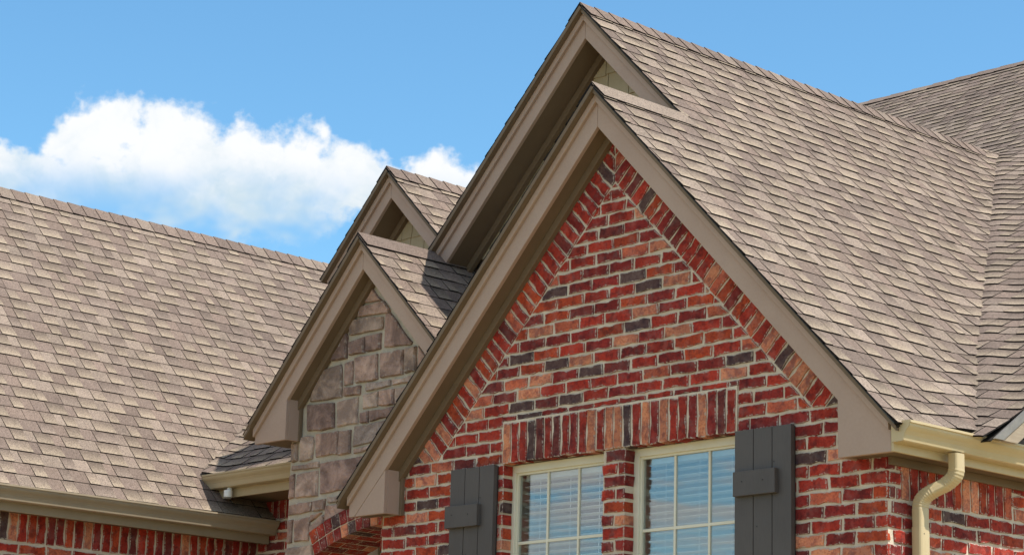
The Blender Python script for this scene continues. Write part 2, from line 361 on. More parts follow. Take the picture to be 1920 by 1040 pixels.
# ---- stone porch gable (plane y = .31)
YS = .31
STONES = [[(-2.634,1.625),(-2.551,1.711),(-2.44,1.613)],[(-2.706,1.53),(-2.697,1.572),(-2.682,1.602),(-2.424,1.605),(-2.356,1.54),(-2.354,1.511)],[(-2.803,1.481),(-2.75,1.517),(-2.425,1.5),(-2.423,1.395),(-2.794,1.403)],[(-2.397,1.503),(-2.343,1.507),(-2.094,1.262),(-2.104,1.242),(-2.397,1.259)],[(-3.001,1.236),(-2.833,1.419),(-2.824,1.389),(-2.82,1.235)],[(-2.795,1.356),(-2.629,1.365),(-2.621,1.249),(-2.788,1.253)],[(-2.601,1.373),(-2.443,1.373),(-2.44,1.248),(-2.593,1.253)],[(-3.222,.955),(-3.214,1.013),(-3.066,1.186),(-2.879,1.203),(-2.857,.95)],[(-2.841,1.201),(-2.745,1.204),(-2.74,1.037),(-2.836,1.033)],[(-2.719,1.227),(-2.473,1.223),(-2.462,1.036),(-2.707,1.04)],[(-2.434,1.224),(-2.187,1.22),(-2.183,1.036),(-2.427,1.042)],[(-2.162,1.221),(-2.05,1.225),(-2.04,1.044),(-2.156,1.041)],[(-2.029,1.225),(-1.875,1.065),(-1.874,1.043),(-2.024,1.042)],[(-2.835,1.019),(-2.65,1.012),(-2.65,.947),(-2.831,.954)],[(-2.584,1.014),(-2.314,1.015),(-2.311,.971),(-2.581,.961)],[(-2.292,1.011),(-2.039,1.013),(-2.037,.976),(-2.29,.972)],[(-2.617,.943),(-2.449,.945),(-2.447,.836),(-2.61,.836)],[(-2.428,.947),(-2.274,.948),(-2.269,.832),(-2.421,.836)],[(-2.25,.948),(-1.994,.951),(-1.987,.835),(-2.248,.833)],[(-3.25,.937),(-2.941,.923),(-2.932,.732),(-3.238,.741)],[(-2.911,.92),(-2.678,.929),(-2.666,.742),(-2.899,.738)],[(-2.637,.81),(-2.55,.815),(-2.549,.736),(-2.632,.735)],[(-2.524,.812),(-2.238,.812),(-2.234,.749),(-2.519,.74)],[(-3.314,.702),(-3.173,.702),(-3.167,.527),(-3.314,.524)],[(-3.141,.706),(-2.885,.701),(-2.878,.535),(-3.133,.536)],[(-2.862,.698),(-2.74,.7),(-2.735,.528),(-2.861,.519)],[(-2.697,.717),(-2.233,.727),(-2.225,.581),(-2.703,.575)],[(-2.697,.553),(-2.394,.562),(-2.392,.528),(-2.695,.525)],[(-3.414,.668),(-3.357,.662),(-3.352,.53),(-3.407,.521)],[(-3.408,.499),(-3.096,.499),(-3.093,.455),(-3.405,.463)],[(-3.077,.488),(-2.607,.492),(-2.481,.484),(-2.656,.273),(-3.067,.255)],[(-3.338,.429),(-3.1,.436),(-3.099,.249),(-3.345,.253)],[(-3.432,.424),(-3.372,.432),(-3.372,.259),(-3.428,.252)],[(-2.973,.226),(-2.729,.234),(-2.727,.197),(-2.964,.184)],[(-3.429,.205),(-3.156,.216),(-3.164,.142),(-3.43,.13)],[(-3.136,.215),(-2.999,.22),(-3.006,.138),(-3.137,.136)],[(-3.359,.091),(-3.174,.102),(-3.174,-.072),(-3.34,-.068)],[(-3.433,.088),(-3.376,.092),(-3.373,-.074),(-3.429,-.083)],[(-3.155,.109),(-3.031,.12),(-3.158,.059)],[(-3.438,-.111),(-3.132,-.107),(-3.126,-.186),(-3.439,-.178)],
 [(-2.985,.165),(-2.985,.05),(-2.75,.115),(-2.75,.172)],[(-2.72,.245),(-2.72,.125),(-2.45,.168),(-2.45,.262)],[(-2.42,.265),(-2.42,.172),(-2.1,.188),(-2.1,.265)],[(-3.158,.03),(-3.158,-.03),(-3.1,-.005),(-3.0,.035),(-3.0,.09),(-3.02,.105)],
 [(-2.215,.815),(-1.95,.815),(-1.95,.56),(-2.205,.56)],[(-2.45,.54),(-2.0,.545),(-2.0,.29),(-2.56,.29)],[(-1.97,1.02),(-1.74,.99),(-1.74,.84),(-1.97,.84)],[(-1.92,.81),(-1.6,.81),(-1.6,.4),(-1.92,.4)]]
AX, AZ, AR = -2.2, -2.03, 2.2                     # the porch arch: centre and outer radius
a0 = math.radians(24.5)
sm_ = MB()
pts = [(-3.44, -ZG), (-3.13, -ZG), (-3.13, -.03)]
for k in range(9):
    a = a0 * (1 - k / 4.); pts.append((AX - AR * math.sin(a) * .995, AZ + AR * math.cos(a) - .07))
# the wall is built of strips so that each stays convex
sm_.box(-3.44, -3.115, YS + .004, .62, -ZG, -.03)
for k in range(8):
    (xa, za), (xb, zb) = pts[3 + k], pts[4 + k]
    sm_.solid([(xa, YS + .004, za), (xb, YS + .004, zb), (xb, YS + .004, .35), (xa, YS + .004, .35)], [(xa, .5, za), (xb, .5, zb), (xb, .5, .35), (xa, .5, .35)])
sm_.solid([(-3.44, YS + .004, -.03), (pts[3][0], YS + .004, -.03), (pts[3][0], YS + .004, .35), (-3.44, YS + .004, .35)], [(-3.44, .62, -.03), (pts[3][0], .62, -.03), (pts[3][0], .62, .35), (-3.44, .62, .35)])
sm_.solid([(-3.44, YS + .004, .35), (-1.3, YS + .004, .35), (-1.3, YS + .004, .6), (-2.51, YS + .004, 1.79), (-3.44, YS + .004, .82)], [(-3.44, .5, .35), (-1.3, .5, .35), (-1.3, .5, .6), (-2.51, .5, 1.79), (-3.44, .5, .82)])
swall = sm_.build('stone_wall', SMORTAR, house); swall['label'] = 'porch gable wall of rough grey brown squared stones'
ps = Pieces(Frame((0, YS, 0), (1, 0, 0), (0, 0, 1), (0, -1, 0)), swall, 'stone', STONE, 'stonework')
SC = [(.38, .268, .23), (.42, .315, .275), (.34, .24, .215), (.43, .335, .29), (.38, .315, .29), (.40, .288, .25)]
for i, P_ in enumerate(STONES):
    c = SC[R.randrange(6)]; k = R.uniform(.85, 1.2)
    ps.add(P_, tuple(x * k for x in c), proud=.018 + R.uniform(-.006, .008), rag=.0028, inset=.006, step=.07, deep=.02)
ps.finish()
# brick arch of the porch
arch = MB()
for k in range(12):
    a, b = a0 * (1 - k / 6.), a0 * (1 - (k + 1) / 6.)
    ra, rb_ = AR - .184, AR - .006
    A_ = lambda ang, r, y: (AX - r * math.sin(ang), y, AZ + r * math.cos(ang))
    arch.solid([A_(a, ra, .262), A_(b, ra, .262), A_(b, rb_, .262), A_(a, rb_, .262)], [A_(a, ra, .66), A_(b, ra, .66), A_(b, rb_, .66), A_(a, rb_, .66)])
archo = arch.build('porch_arch', MORTAR, house); archo['label'] = 'shallow arch of two rings of red brick ends over the porch'
def frame_brick(mb, pts8, c):
    """box from 8 corners with eased look"""
    ce = tuple(c) + (.55,)
    for f_ in ((0, 1, 2, 3), (7, 6, 5, 4), (0, 4, 5, 1), (1, 5, 6, 2), (2, 6, 7, 3), (3, 7, 4, 0)): mb.face([pts8[i] for i in f_], [ce] * 4)
da = .088 / AR
na = int(2 * a0 / da)
for row, (r0, r1) in enumerate(((AR - .188, AR - .104), (AR - .094, AR))):
    for k in range(na):
        a, b = a0 - k * da - .0025, a0 - (k + 1) * da + .003
        for y0, y1 in ((.255, .355), (.367, .57), (.582, .668)) if row == 0 else ((.255, .36),):
            if row == 0 and k % 2: y0, y1 = {.255: (.255, .45), .367: (.462, .665)}.get(y0, (0, 0))
            if y1 <= y0: continue
            mb = MB(); c = brick_col(); j = R.uniform(-.002, .002)
            frame_brick(mb, [A_(a, r0 + j, y0), A_(b, r0 + j, y0), A_(b, r1 + j, y0), A_(a, r1 + j, y0), A_(a, r0 + j, y1), A_(b, r0 + j, y1), A_(b, r1 + j, y1), A_(a, r1 + j, y1)], c)
            mb.build('brick', BRICK, archo, .004)
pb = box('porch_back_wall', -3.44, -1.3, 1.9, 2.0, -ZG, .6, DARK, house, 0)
box('porch_ceiling', -3.44, -1.3, .5, 1.9, .36, .4, TAUPE_SHADED, house, 0)
js = MB(); js.box(-3.118, -3.1, .325, .62, -ZG, -.05); jm = js.build('porch_jamb', SMORTAR, house)
ps = Pieces(Frame((-3.1, 0, 0), (0, 1, 0), (0, 0, 1), (1, 0, 0)), jm, 'stone', STONE, 'stonework')
ps.add([(.335, -.33), (.6, -.33), (.6, -.07), (.335, -.07)], (.16, .12, .11), proud=.012, rag=.004, inset=.008); ps.finish()
# left side of the front room, seen past the arch
lw = MB(); lw.box(XL + .0045, XL + .2, YB + .002, 1.9, -ZG, .2); lwo = lw.build('return_wall', MORTAR, house)

# ---- wing wall on the left (plane x = -4.8) and the wall below the small eave (plane y = 1.07)
XE, YG = -4.8, 1.07
ww = MB(); ww.box(XE - .3, XE - .004, -2.2, YG + .3, -ZG, .13); ww.solid([(XE - .3, -2.2, -ZG), (XE - .3, -2.2, .13), (-7.445, -2.2, 3.1), (-9.7, -2.2, .5), (-9.7, -2.2, -ZG)][::-1], [(XE - .3, -1.95, -ZG), (XE - .3, -1.95, .13), (-7.445, -1.95, 3.1), (-9.7, -1.95, .5), (-9.7, -1.95, -ZG)][::-1]); wwo = ww.build('wing_wall', MORTAR, house); wwo['label'] = 'brick wall of the left wing under its long gutter'
ps = Pieces(Frame((XE, 0, 0), (0, 1, 0), (0, 0, 1), (1, 0, 0)), wwo, 'brick', BRICK, 'brickwork')
soldiers(ps, -2.2, YG - .01, -.112, .125); courses(ps, -2.2, YG - .01, -1.2, -.1463 + .022, [], phase=-.1463 + .022); ps.finish()
gw = MB(); gw.box(XE - .0035, -3.3, YG + .004, YG + .3, -ZG, .49); gwo = gw.build('recess_wall', MORTAR, house); gwo['label'] = 'narrow shaded brick wall between the left wing and the stone porch'
ps = Pieces(Frame((0, YG, 0), (1, 0, 0), (0, 0, 1), (0, -1, 0)), gwo, 'brick', BRICK, 'brickwork')
soldiers(ps, XE + .01, -3.45, .27, .485); courses(ps, XE + .01, -3.45, -1.0, .26, []); ps.finish()

# ------------------------------------------------------------------ roofs
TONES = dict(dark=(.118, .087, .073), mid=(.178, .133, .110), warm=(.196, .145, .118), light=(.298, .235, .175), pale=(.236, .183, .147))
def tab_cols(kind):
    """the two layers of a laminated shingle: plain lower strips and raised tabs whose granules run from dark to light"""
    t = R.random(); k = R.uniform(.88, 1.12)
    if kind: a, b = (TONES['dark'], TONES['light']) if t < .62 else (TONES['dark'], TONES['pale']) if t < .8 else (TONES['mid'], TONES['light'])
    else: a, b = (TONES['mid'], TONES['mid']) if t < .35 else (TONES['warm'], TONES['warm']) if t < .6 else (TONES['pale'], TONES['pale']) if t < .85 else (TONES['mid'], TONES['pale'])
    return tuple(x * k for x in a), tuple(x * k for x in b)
class Slope:
    """a roof plane: u along the eave, v up the slope from the eave line"""
    def __init__(s, O, U, V, lift=None):
        s.O, s.U, s.V = Vector(O), Vector(U).normalized(), Vector(V).normalized(); s.N = s.U.cross(s.V).normalized(); s.lift = lift
    def __call__(s, u_, v_, h=0.):
        return s.O + s.U * u_ + s.V * v_ + s.N * (h + (s.lift(u_, v_) if s.lift else 0))
EXP0 = .1435; EXP = EXP0
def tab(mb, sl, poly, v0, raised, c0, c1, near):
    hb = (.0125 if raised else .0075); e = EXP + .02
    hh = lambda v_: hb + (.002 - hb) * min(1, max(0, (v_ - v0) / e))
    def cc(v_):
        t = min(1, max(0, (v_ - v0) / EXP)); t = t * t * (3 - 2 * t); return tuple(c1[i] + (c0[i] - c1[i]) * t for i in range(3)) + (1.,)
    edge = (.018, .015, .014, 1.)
    us = [p[0] for p in poly]
    polys = [poly]
    if near:
        polys = []; a = min(us); st = .045
        while a < max(us):
            q = clips(poly, [(-1, 0, -a), (1, 0, a + st)])
            if q: polys.append(q)
            a += st
    # split across the course so that the granule blend follows the tab
    vm = v0 + EXP * .5
    parts = []
    for q in polys:
        for hsl in ([(0, 1, vm)], [(0, -1, -vm)]):
            z = clips(q, hsl)
            if z and area(z) > 1e-7: parts.append(z)
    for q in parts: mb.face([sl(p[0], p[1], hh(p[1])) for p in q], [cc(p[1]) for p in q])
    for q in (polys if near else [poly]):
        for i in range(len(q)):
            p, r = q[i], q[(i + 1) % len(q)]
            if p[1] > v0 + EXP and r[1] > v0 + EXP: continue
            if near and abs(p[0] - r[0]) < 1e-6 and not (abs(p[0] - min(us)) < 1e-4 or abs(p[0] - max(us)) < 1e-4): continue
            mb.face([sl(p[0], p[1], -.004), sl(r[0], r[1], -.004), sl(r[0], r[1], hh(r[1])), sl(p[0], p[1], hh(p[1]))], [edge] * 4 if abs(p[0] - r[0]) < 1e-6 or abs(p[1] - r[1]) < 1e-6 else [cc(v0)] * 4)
def shingles(sl, parent, regions, nv, u0, u1, limit=300, seen=None, near=None, name='shingle'):
    items = []
    for j in range(nv):
        v0 = j * EXP; a = u0 - R.uniform(0, .3); raised = R.random() < .5
        while a < u1:
            raised = not raised if R.random() < .9 else raised; L = R.choice((.09, .11, .13, .14, .155, .17, .20) if raised else (.08, .10, .12, .14, .17)) + R.uniform(-.012, .012)
            c0, c1 = tab_cols(raised); vj = v0 + R.uniform(-.002, .002) + .003 * math.sin(a * 1.7 + j)
            p = [(a + .0018, vj), (a + L - .0018, vj), (a + L - .0018, vj + EXP + .018), (a + .0018, vj + EXP + .018)]
            for rg in regions:
                q = clips(p, rg)
                if q and area(q) > 2e-4: items.append((q, vj, raised, c0, c1))
            a += L
    rank = []
    for i, it in enumerate(items):
        px = [to_px(sl(*p) + Vector((0, 0, ZG))) for p in it[0]]; cx = sum(p[0] for p in px) / len(px); cy = sum(p[1] for p in px) / len(px)
        if 0 < cx < 1920 and 0 < cy < 1040 and (seen is None or seen(cx, cy)): rank.append((area(px), i))
    rank.sort(reverse=True); keep = {i for a, i in rank[:limit]}
    rest = MB()
    for i, (q, vj, ra, c0, c1) in enumerate(items):
        nr = near is not None and any(near(*p) for p in q)
        if i in keep:
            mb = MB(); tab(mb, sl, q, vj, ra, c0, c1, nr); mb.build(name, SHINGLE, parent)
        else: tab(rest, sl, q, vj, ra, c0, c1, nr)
    if rest.f:
        o = rest.build('shingle_field', SHINGLE, parent); o['kind'] = 'stuff'
def deck(name, sl, poly, label=None, th=.03, mat=DECK):
    mb = MB(); mb.solid([sl.O + sl.U * a + sl.V * b - sl.N * .004 for a, b in poly], [sl.O + sl.U * a + sl.V * b - sl.N * th for a, b in poly])
    o = mb.build(name, mat, house)
    if label: o['label'] = label
    return o
def ridge_caps(parent, p0, p1, dl, dr, length=EXP * 1.02, wd=.145, lim=60):
    """folded caps along a ridge; dl, dr point down the two slopes"""
    p0, p1, dl, dr = Vector(p0), Vector(p1), Vector(dl).normalized(), Vector(dr).normalized()
    d = (p1 - p0); L = d.length; d /= L; up = Vector((0, 0, 1)); n = max(1, int(L / length)); st = L / n
    for k in range(n):
        a = p0 + d * (st * k); b = p0 + d * (st * (k + 1) + .02); mb = MB(); kk = R.uniform(.9, 1.1)
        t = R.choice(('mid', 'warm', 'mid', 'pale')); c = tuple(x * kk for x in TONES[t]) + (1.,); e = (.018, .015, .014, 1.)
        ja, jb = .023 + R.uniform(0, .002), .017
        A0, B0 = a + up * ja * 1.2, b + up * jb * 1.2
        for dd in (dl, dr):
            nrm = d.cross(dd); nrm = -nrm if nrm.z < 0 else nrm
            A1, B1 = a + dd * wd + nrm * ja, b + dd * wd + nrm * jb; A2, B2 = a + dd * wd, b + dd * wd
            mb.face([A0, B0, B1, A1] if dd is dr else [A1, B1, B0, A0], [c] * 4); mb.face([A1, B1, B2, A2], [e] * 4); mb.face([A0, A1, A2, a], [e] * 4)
        mb.build('ridge_cap', SHINGLE, parent)
def rake_gable(tag, x0, za, s_l, s_r, yF, yW, tv, xl, xr, left_poly=None, right_poly=None, roof=.065, xin=(None, None)):
    """boards of one gable: rake boards, trim strip, drip edge, soffit and frieze on each side. x0, za: top of the roof at the apex; tv: vertical depth to the lower edge of the boards"""
    for sg, s_, xe, pts_ in ((-1, s_l, xl, left_poly), (1, s_r, xr, right_poly)):
        L = abs(xe - x0); th = math.atan(s_); cut = math.cos(th) * math.sin(th)
        def line(dz, x): return za - dz - s_ * abs(x - x0)
        def band(d0, d1, plumb, xq=None):
            xb0 = xb1 = xe if xq is None else xq
            if not plumb: xb0, xb1 = xe - sg * cut * d0, xe - sg * cut * d1
            return [(x0, line(d1, x0)), (x0, line(d0, x0)), (xb0, line(d0, xb0)), (xb1, line(d1, xb1))]
        plumb = pts_ is not None
        if plumb: xz_prism('rake_board', [(x0 + sg * .0012, line(tv, x0 + sg * .0012)), (x0 + sg * .0012, line(.045, x0 + sg * .0012))] + pts_, yF, yF + .03, TAUPE, house)
        else:
            b_ = band(.045, tv, False); b_[0] = (x0 + sg * .0012, b_[0][1]); b_[1] = (x0 + sg * .0012, b_[1][1]); xz_prism('rake_board', b_, yF, yF + .03, TAUPE, house)
        t_ = band(.046, .104, plumb); xz_prism('rake_trim', t_, yF - .024, yF - .0005, TAUPE, house)
        xo = xe + sg * .072 if plumb else None; e_ = band(.016, .045, plumb, xo); xz_prism('roof_edge_board', e_, yF - roof + .012, yF + .05, TAUPE_SHADED, house, 0)
        r_ = band(.004, .0125, plumb, xo); xz_prism('drip_edge', r_, yF - roof + .002, yF - roof + .0115, DRIP if sg > 0 else TAUPE_SHADED, house, 0)
        xq = xin[0 if sg < 0 else 1]; so = band(tv - .022, tv - .008, plumb, xq); xz_prism('soffit', so, yF + .0305, yW - .001, TAUPE_SHADED, house, 0)
        fz = band(tv - .008, tv + .062, plumb, xq); xz_prism('frieze_board', fz, yW - .045, yW - .0015, TAUPE_SHADED, house)

# ---- main roof: front gable (A) and the taller gable behind it (B) share their right slope
AX0, AZ0 = .02, 2.615
BX0 = -.985; BZ0 = AZ0 + S * (AX0 - BX0); BY = .87
def zr(x): return AZ0 - S * (x - AX0)            # the shared right slope
EAVE = 2.433
vA = Vector((-1, 0, S)).normalized()
VALP, VALD = (-1.0, 5.965), (1., -1.549)          # plan of the valley against the rear roof
VK = VALD[1] / VALD[0]
S2 = S / abs(VK)
cs = 1 / math.sqrt(1 + S * S)
def u_of(y): return y
def v_of(x): return (EAVE - x) / cs
def lift_main(u_, v_):
    x = EAVE - v_ * cs; d = (VALP[1] + VK * (x - VALP[0]) - u_) * abs(math.sin(math.atan(1 / VK)))
    low = max(0, 1 - v_ / 1.1)
    return (.032 + .03 * low) * math.exp(-(max(0, d) / (.10 + .15 * low)) ** 2)
mainS = Slope((EAVE, 0, zr(EAVE)), (0, 1, 0), vA, lift_main)
vxa, vxb = v_of(AX0), v_of(BX0)
yv = lambda x: VALP[1] + VK * (x - VALP[0])
dk = deck('roof', Slope(mainS.O, mainS.U, mainS.V), [(-.045, 0), (yv(EAVE) + .05, 0), (VALP[1] + .05, vxb), (BY - .045, vxb), (BY - .045, vxa), (-.045, vxa)], 'long brown shingle slope over the front brick gable, running back to a valley')
# valley as a half plane in (u, v): u <= yv(EAVE - v*cs)
vh = (1, VK * cs, VALP[1] + VK * (EAVE - VALP[0]))
regA = [[(-1, 0, .065), (1, 0, BY - .065), (0, 1, vxa), (0, -1, 0), vh], [(-1, 0, -(BY - .065)), (0, 1, vxb), (0, -1, 0), vh]]
regA[0][1] = (1, 0, BY - .064)
near_main = lambda u_, v_: yv(EAVE - v_ * cs) - u_ < .42
# tabs would be cut in two where the regions meet, so the second one takes the whole width below the front ridge
regA = [[(-1, 0, .065), (0, 1, vxa), (0, -1, .02), vh], [(-1, 0, -(BY - .065)), (0, 1, vxb), (0, -1, -vxa), vh]]
shingles(mainS, dk, regA, int(vxb / EXP) + 1, -.1, 6.2, 320, None, near_main)
# the eave strip that runs on under the rear roof
sl_ = Slope((EAVE, 0, zr(EAVE) - .0), (0, 1, 0), vA)
lowroof = deck('eave_roof', sl_, [(.75, 0), (1.75, 0), (1.75, .5), (.75, .5)]); shingles(sl_, lowroof, [[(-1, 0, -.76), (1, 0, 1.75), (0, -1, .02), (0, 1, .5)]], 3, .8, 1.75, 40)
# left slopes (seen only along their edges)
def left_slope(x0, z0, s_, xe, y0, y1, name, label=None, limit=0):
    v_ = Vector((1, 0, s_)).normalized(); L = abs(x0 - xe) * math.sqrt(1 + s_ * s_)
    s__ = Slope((xe, 0, z0 - s_ * abs(x0 - xe)), (0, -1, 0), v_); d_ = deck(name, s__, [(-y1, 0), (-y0, 0), (-y0, L), (-y1, L)], label, mat=TAUPE_SHADED)
    shingles(s__, d_, [[(-1, 0, y1), (1, 0, -y0), (0, 1, L), (0, -1, .015)]], int(L / EXP) + 1, -y1, -y0, limit); return d_
def right_slope(x0, z0, s_, xe, y0, y1, name, label=None, limit=150, seen=None):
    v_ = Vector((-1, 0, s_)).normalized(); L = abs(x0 - xe) * math.sqrt(1 + s_ * s_)
    s__ = Slope((xe, 0, z0 - s_ * abs(x0 - xe)), (0, 1, 0), v_); d_ = deck(name, s__, [(y0, 0), (y1, 0), (y1, L), (y0, L)], label)
    shingles(s__, d_, [[(-1, 0, -y0), (1, 0, y1), (0, 1, L), (0, -1, .015)]], int(L / EXP) + 1, y0, y1, limit, seen); return d_
left_slope(AX0, AZ0, S, -2.405, -.065, 1.0, 'roof')
left_slope(BX0, BZ0, 1.0, -2.54, BY - .065, 6.0, 'roof')
ridge_caps(dk, (AX0, -.06, AZ0 - .004), (AX0, BY - .05, AZ0 - .004), (-1, 0, -S), (1, 0, -S), .95, .15)
ridge_caps(dk, (BX0, BY - .06, BZ0 - .004), (BX0, 5.96, BZ0 - .004), (-1, 0, -1), (1, 0, -S))
# front gable boards with their boxed returns
inz = lambda x: 2.347 - S * abs(x - .013)
rake_gable('front', AX0, AZ0, S, S, 0, YW, .268, -2.347, 2.347,
           [(-2.347, AZ0 - .045 - S * 2.367), (-2.347, .0), (-2.29, 0), (-1.9745, inz(-1.9745))], [(2.347, AZ0 - .045 - S * 2.327), (2.347, 0), (1.975, 0), (1.975, inz(1.975))], xin=(-1.976, 1.976))
xz_prism('return_board', [(-2.286, 0), (-1.975, 0), (-1.975, inz(-1.975) - .004)], .0006, .03, TAUPE, house)
for x0, x1 in ((-2.345, -1.9755), (1.9755, 2.345)):
    inn = x1 if x1 < 0 else x0; zt = inz(inn) + .01
    ib = (inn - .02, inn) if inn < 0 else (inn, inn + .02)
    box('return_side', ib[0], ib[1], .0305, .152, .002, zt, TAUPE, house)
    box('return_bottom', min(x0, x1) + .002, max(x0, x1) - .022 if inn < 0 else max(x0, x1) - .002, .0305, YW - .002, .012, .024, TAUPE_SHADED, house, 0)
box('return_strip', -1.978, -1.95, .137, YW - .002, .0, inz(-1.95) - .05, TAUPE_SHADED, house)
# rear gable (B)
BWY = BY + .25
rake_gable('tall', BX0, BZ0, 1.0, S, BY, BWY, .236, -2.53, .5)
xz_prism('gable_panel', [(-2.3, 2.05), (.3, 2.05), (BX0, BZ0 - .26)], BWY + .004, BWY + .06, SIDING, house, 0)['label'] = 'tan shake panel in the shade of the tall gable'
gp = [o for o in house.children if o.name.startswith('gable_panel')][-1]
def shakes(parent, x0, x1, z0, z1, apex, s_, yw, wd=.17, ht=.19):
    z = z0; row = 0
    while z < z1:
        x = x0 - (wd / 2 if row % 2 else 0)
        while x < x1:
            ww_ = wd * R.uniform(.8, 1.25); p = [(x + .003, z - R.uniform(0, .012)), (x + ww_ - .003, z - R.uniform(0, .012)), (x + ww_ - .003, z + ht + .01), (x + .003, z + ht + .01)]
            q = clips(p, [(s_, 1, apex[1] + s_ * apex[0]), (-s_, 1, apex[1] - s_ * apex[0])])
            if q and area(q) > .001:
                mb = MB(); ys = lambda zz: yw - .016 + .012 * min(1, max(0, (zz - z) / ht))
                mb.solid([(a, ys(b), b) for a, b in q], [(a, yw + .003, b) for a, b in q]); mb.build('shake', SIDING, parent)
            x += ww_
        z += ht; row += 1
shakes(gp, -1.2, .3, 2.45, 3.4, (BX0, BZ0 - .262), 1.0, BWY + .004)

# ---- rear roof (P2): faces the front, meets the main slope in a valley
cs2 = 1 / math.sqrt(1 + S2 * S2)
PX1 = 2.565
RY0 = yv(EAVE) - .055                              # lower edge in plan
def zp(y): return zr(VALP[0]) + S2 * (y - VALP[1])
def lift_rear(u_, v_):
    y = RY0 + v_ * cs2; d = (u_ - (VALP[0] + (y - VALP[1]) / VK)) * abs(math.sin(math.atan(VK)))
    return .058 * math.exp(-(max(0, d) / .18) ** 2) * max(0., min(1., (VALP[1] + .25 - y) / .5))
rearS = Slope((0, RY0, zp(RY0)), (1, 0, 0), (0, 1, S2), lift_rear)
RT = (9.05 - RY0) / cs2
vv_ = lambda y: (y - RY0) / cs2
rearD = deck('roof', Slope(rearS.O, rearS.U, rearS.V), [(VALP[0], vv_(VALP[1])), (VALP[0] + (RY0 - VALP[1]) / VK - .03, .06), (PX1 - .012, .06), (PX1 - .012, RT), (VALP[0] - 2.1, RT)], 'rear shingle slope with a gentler pitch meeting the main slope in a curved valley', .012)
# valley: u >= VALP0 + (y - VALP1)/VK ; y = RY0 + v*cs2
vr = (-1, cs2 / VK, -(VALP[0] + (RY0 - VALP[1]) / VK) + .02)
near_rear = lambda u_, v_: u_ - (VALP[0] + (RY0 + v_ * cs2 - VALP[1]) / VK) < .5
shingles(rearS, rearD, [[(0, -1, .01), (0, 1, vv_(VALP[1])), (1, 0, PX1), vr], [(0, -1, -vv_(VALP[1])), (0, 1, RT), (1, 0, PX1), (-1, -cs2 / abs(VK) * 1.0, -(VALP[0] - cs2 / abs(VK) * vv_(VALP[1])))]], int(RT / EXP) + 1, -7., PX1, 300, None, near_rear)
ridge_caps(rearD, (-6.5, 9.05, zp(9.05) - .004), (PX1, 9.05, zp(9.05) - .004), (0, -1, -S2), (0, 1, -S2), .28)
bk = MB(); bk.solid([(-6.5, 9.05, zp(9.05) - .01), (PX1, 9.05, zp(9.05) - .01), (PX1, 16, zp(9.05) - 6.95 * S2), (-6.5, 16, zp(9.05) - 6.95 * S2)], [(-6.5, 9.05, zp(9.05) - .05), (PX1, 9.05, zp(9.05) - .05), (PX1, 16, zp(9.05) - 6.95 * S2 - .04), (-6.5, 16, zp(9.05) - 6.95 * S2 - .04)]); bk.build('roof', DECK, house)
# its rake board on the right, facing the sun
y1 = 9.05; yz = lambda dz: VALP[1] + (.134 + dz - zr(VALP[0])) / S2      # where the lines of the board meet the gutter
o4 = [(yz(.055), .134), (yz(.15), .134), (y1, zp(y1) - .15), (y1, zp(y1) - .055)]; mb = MB()
mb.solid([(PX1 + .012, a, b) for a, b in o4], [(PX1 - .012, a, b) for a, b in o4])
o = mb.build('rake_board', WOODTRIM, house, .003); o['label'] = 'sunlit weathered rake board at the far right above the gutter'
o4 = [(yz(.0), .136), (yz(.053), .136), (y1, zp(y1) - .053), (y1, zp(y1) - .002)]; mb = MB()
mb.solid([(PX1 + .020, a, b) for a, b in o4], [(PX1 + .002, a, b) for a, b in o4]); mb.build('edge_flashing', LEAD, house)
mb = MB(); mb.solid([(2.3, 1.7, -ZG), (2.3, 15.5, -ZG), (2.3, 15.5, 1.2), (2.3, 9.05, zp(9.05) - .06), (2.3, 1.7, zp(1.7) - .06)], [(2.1, 1.7, -ZG), (2.1, 15.5, -ZG), (2.1, 15.5, 1.2), (2.1, 9.05, zp(9.05) - .06), (2.1, 1.7, zp(1.7) - .06)]); mb.build('end_wall', MORTAR, house)

# ---- porch roof (C) over the stone gable
CX0, CZ0, CY, SCL, SCR = -2.503, 2.073, .16, 1.05, 1.0
DX0, DY = -3.385, 1.135; DZ0 = CZ0 + SCR * (CX0 - DX0)
cE = -1.52; cv = Vector((-1, 0, SCR)).normalized(); q2 = math.sqrt(1 + SCR * SCR); vC, vD = (CX0 - cE) * -1 * q2 if CX0 > cE else (cE - CX0) * q2, (cE - DX0) * q2
cS = Slope((cE, 0, CZ0 - SCR * (cE - CX0)), (0, 1, 0), cv)
cR = deck('roof', cS, [(CY - .045, 0), (6, 0), (6, vD), (DY - .045, vD), (DY - .045, vC), (CY - .045, vC)], 'small shingle slope over the stone porch, half in blue shade')
shingles(cS, cR, [[(-1, 0, -(CY - .065)), (1, 0, 6), (0, 1, vC), (0, -1, .015)], [(-1, 0, -(DY - .065)), (1, 0, 6), (0, 1, vD), (0, -1, -vC)]], int(vD / EXP) + 1, CY - .065, 6., 240, lambda x, y: x < 890 and y < 660)
left_slope(CX0, CZ0, SCL, -3.70, CY - .065, 1.4, 'roof')
ridge_caps(cR, (CX0, CY - .06, CZ0 - .004), (CX0, DY + .2, CZ0 - .004), (-1, 0, -SCL), (1, 0, -SCR), .95, .14)
cin = lambda x: CZ0 - .244 - SCL * abs(x - CX0)
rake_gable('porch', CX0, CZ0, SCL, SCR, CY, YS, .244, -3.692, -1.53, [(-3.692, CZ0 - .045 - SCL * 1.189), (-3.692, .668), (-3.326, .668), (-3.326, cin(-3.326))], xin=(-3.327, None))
box('return_side', -3.346, -3.3255, CY + .0305, .285, .67, cin(-3.326) + .01, TAUPE, house); box('return_strip', -3.335, -3.312, .28, YS - .003, .668, cin(-3.33) + .02, TAUPE_SHADED, house)
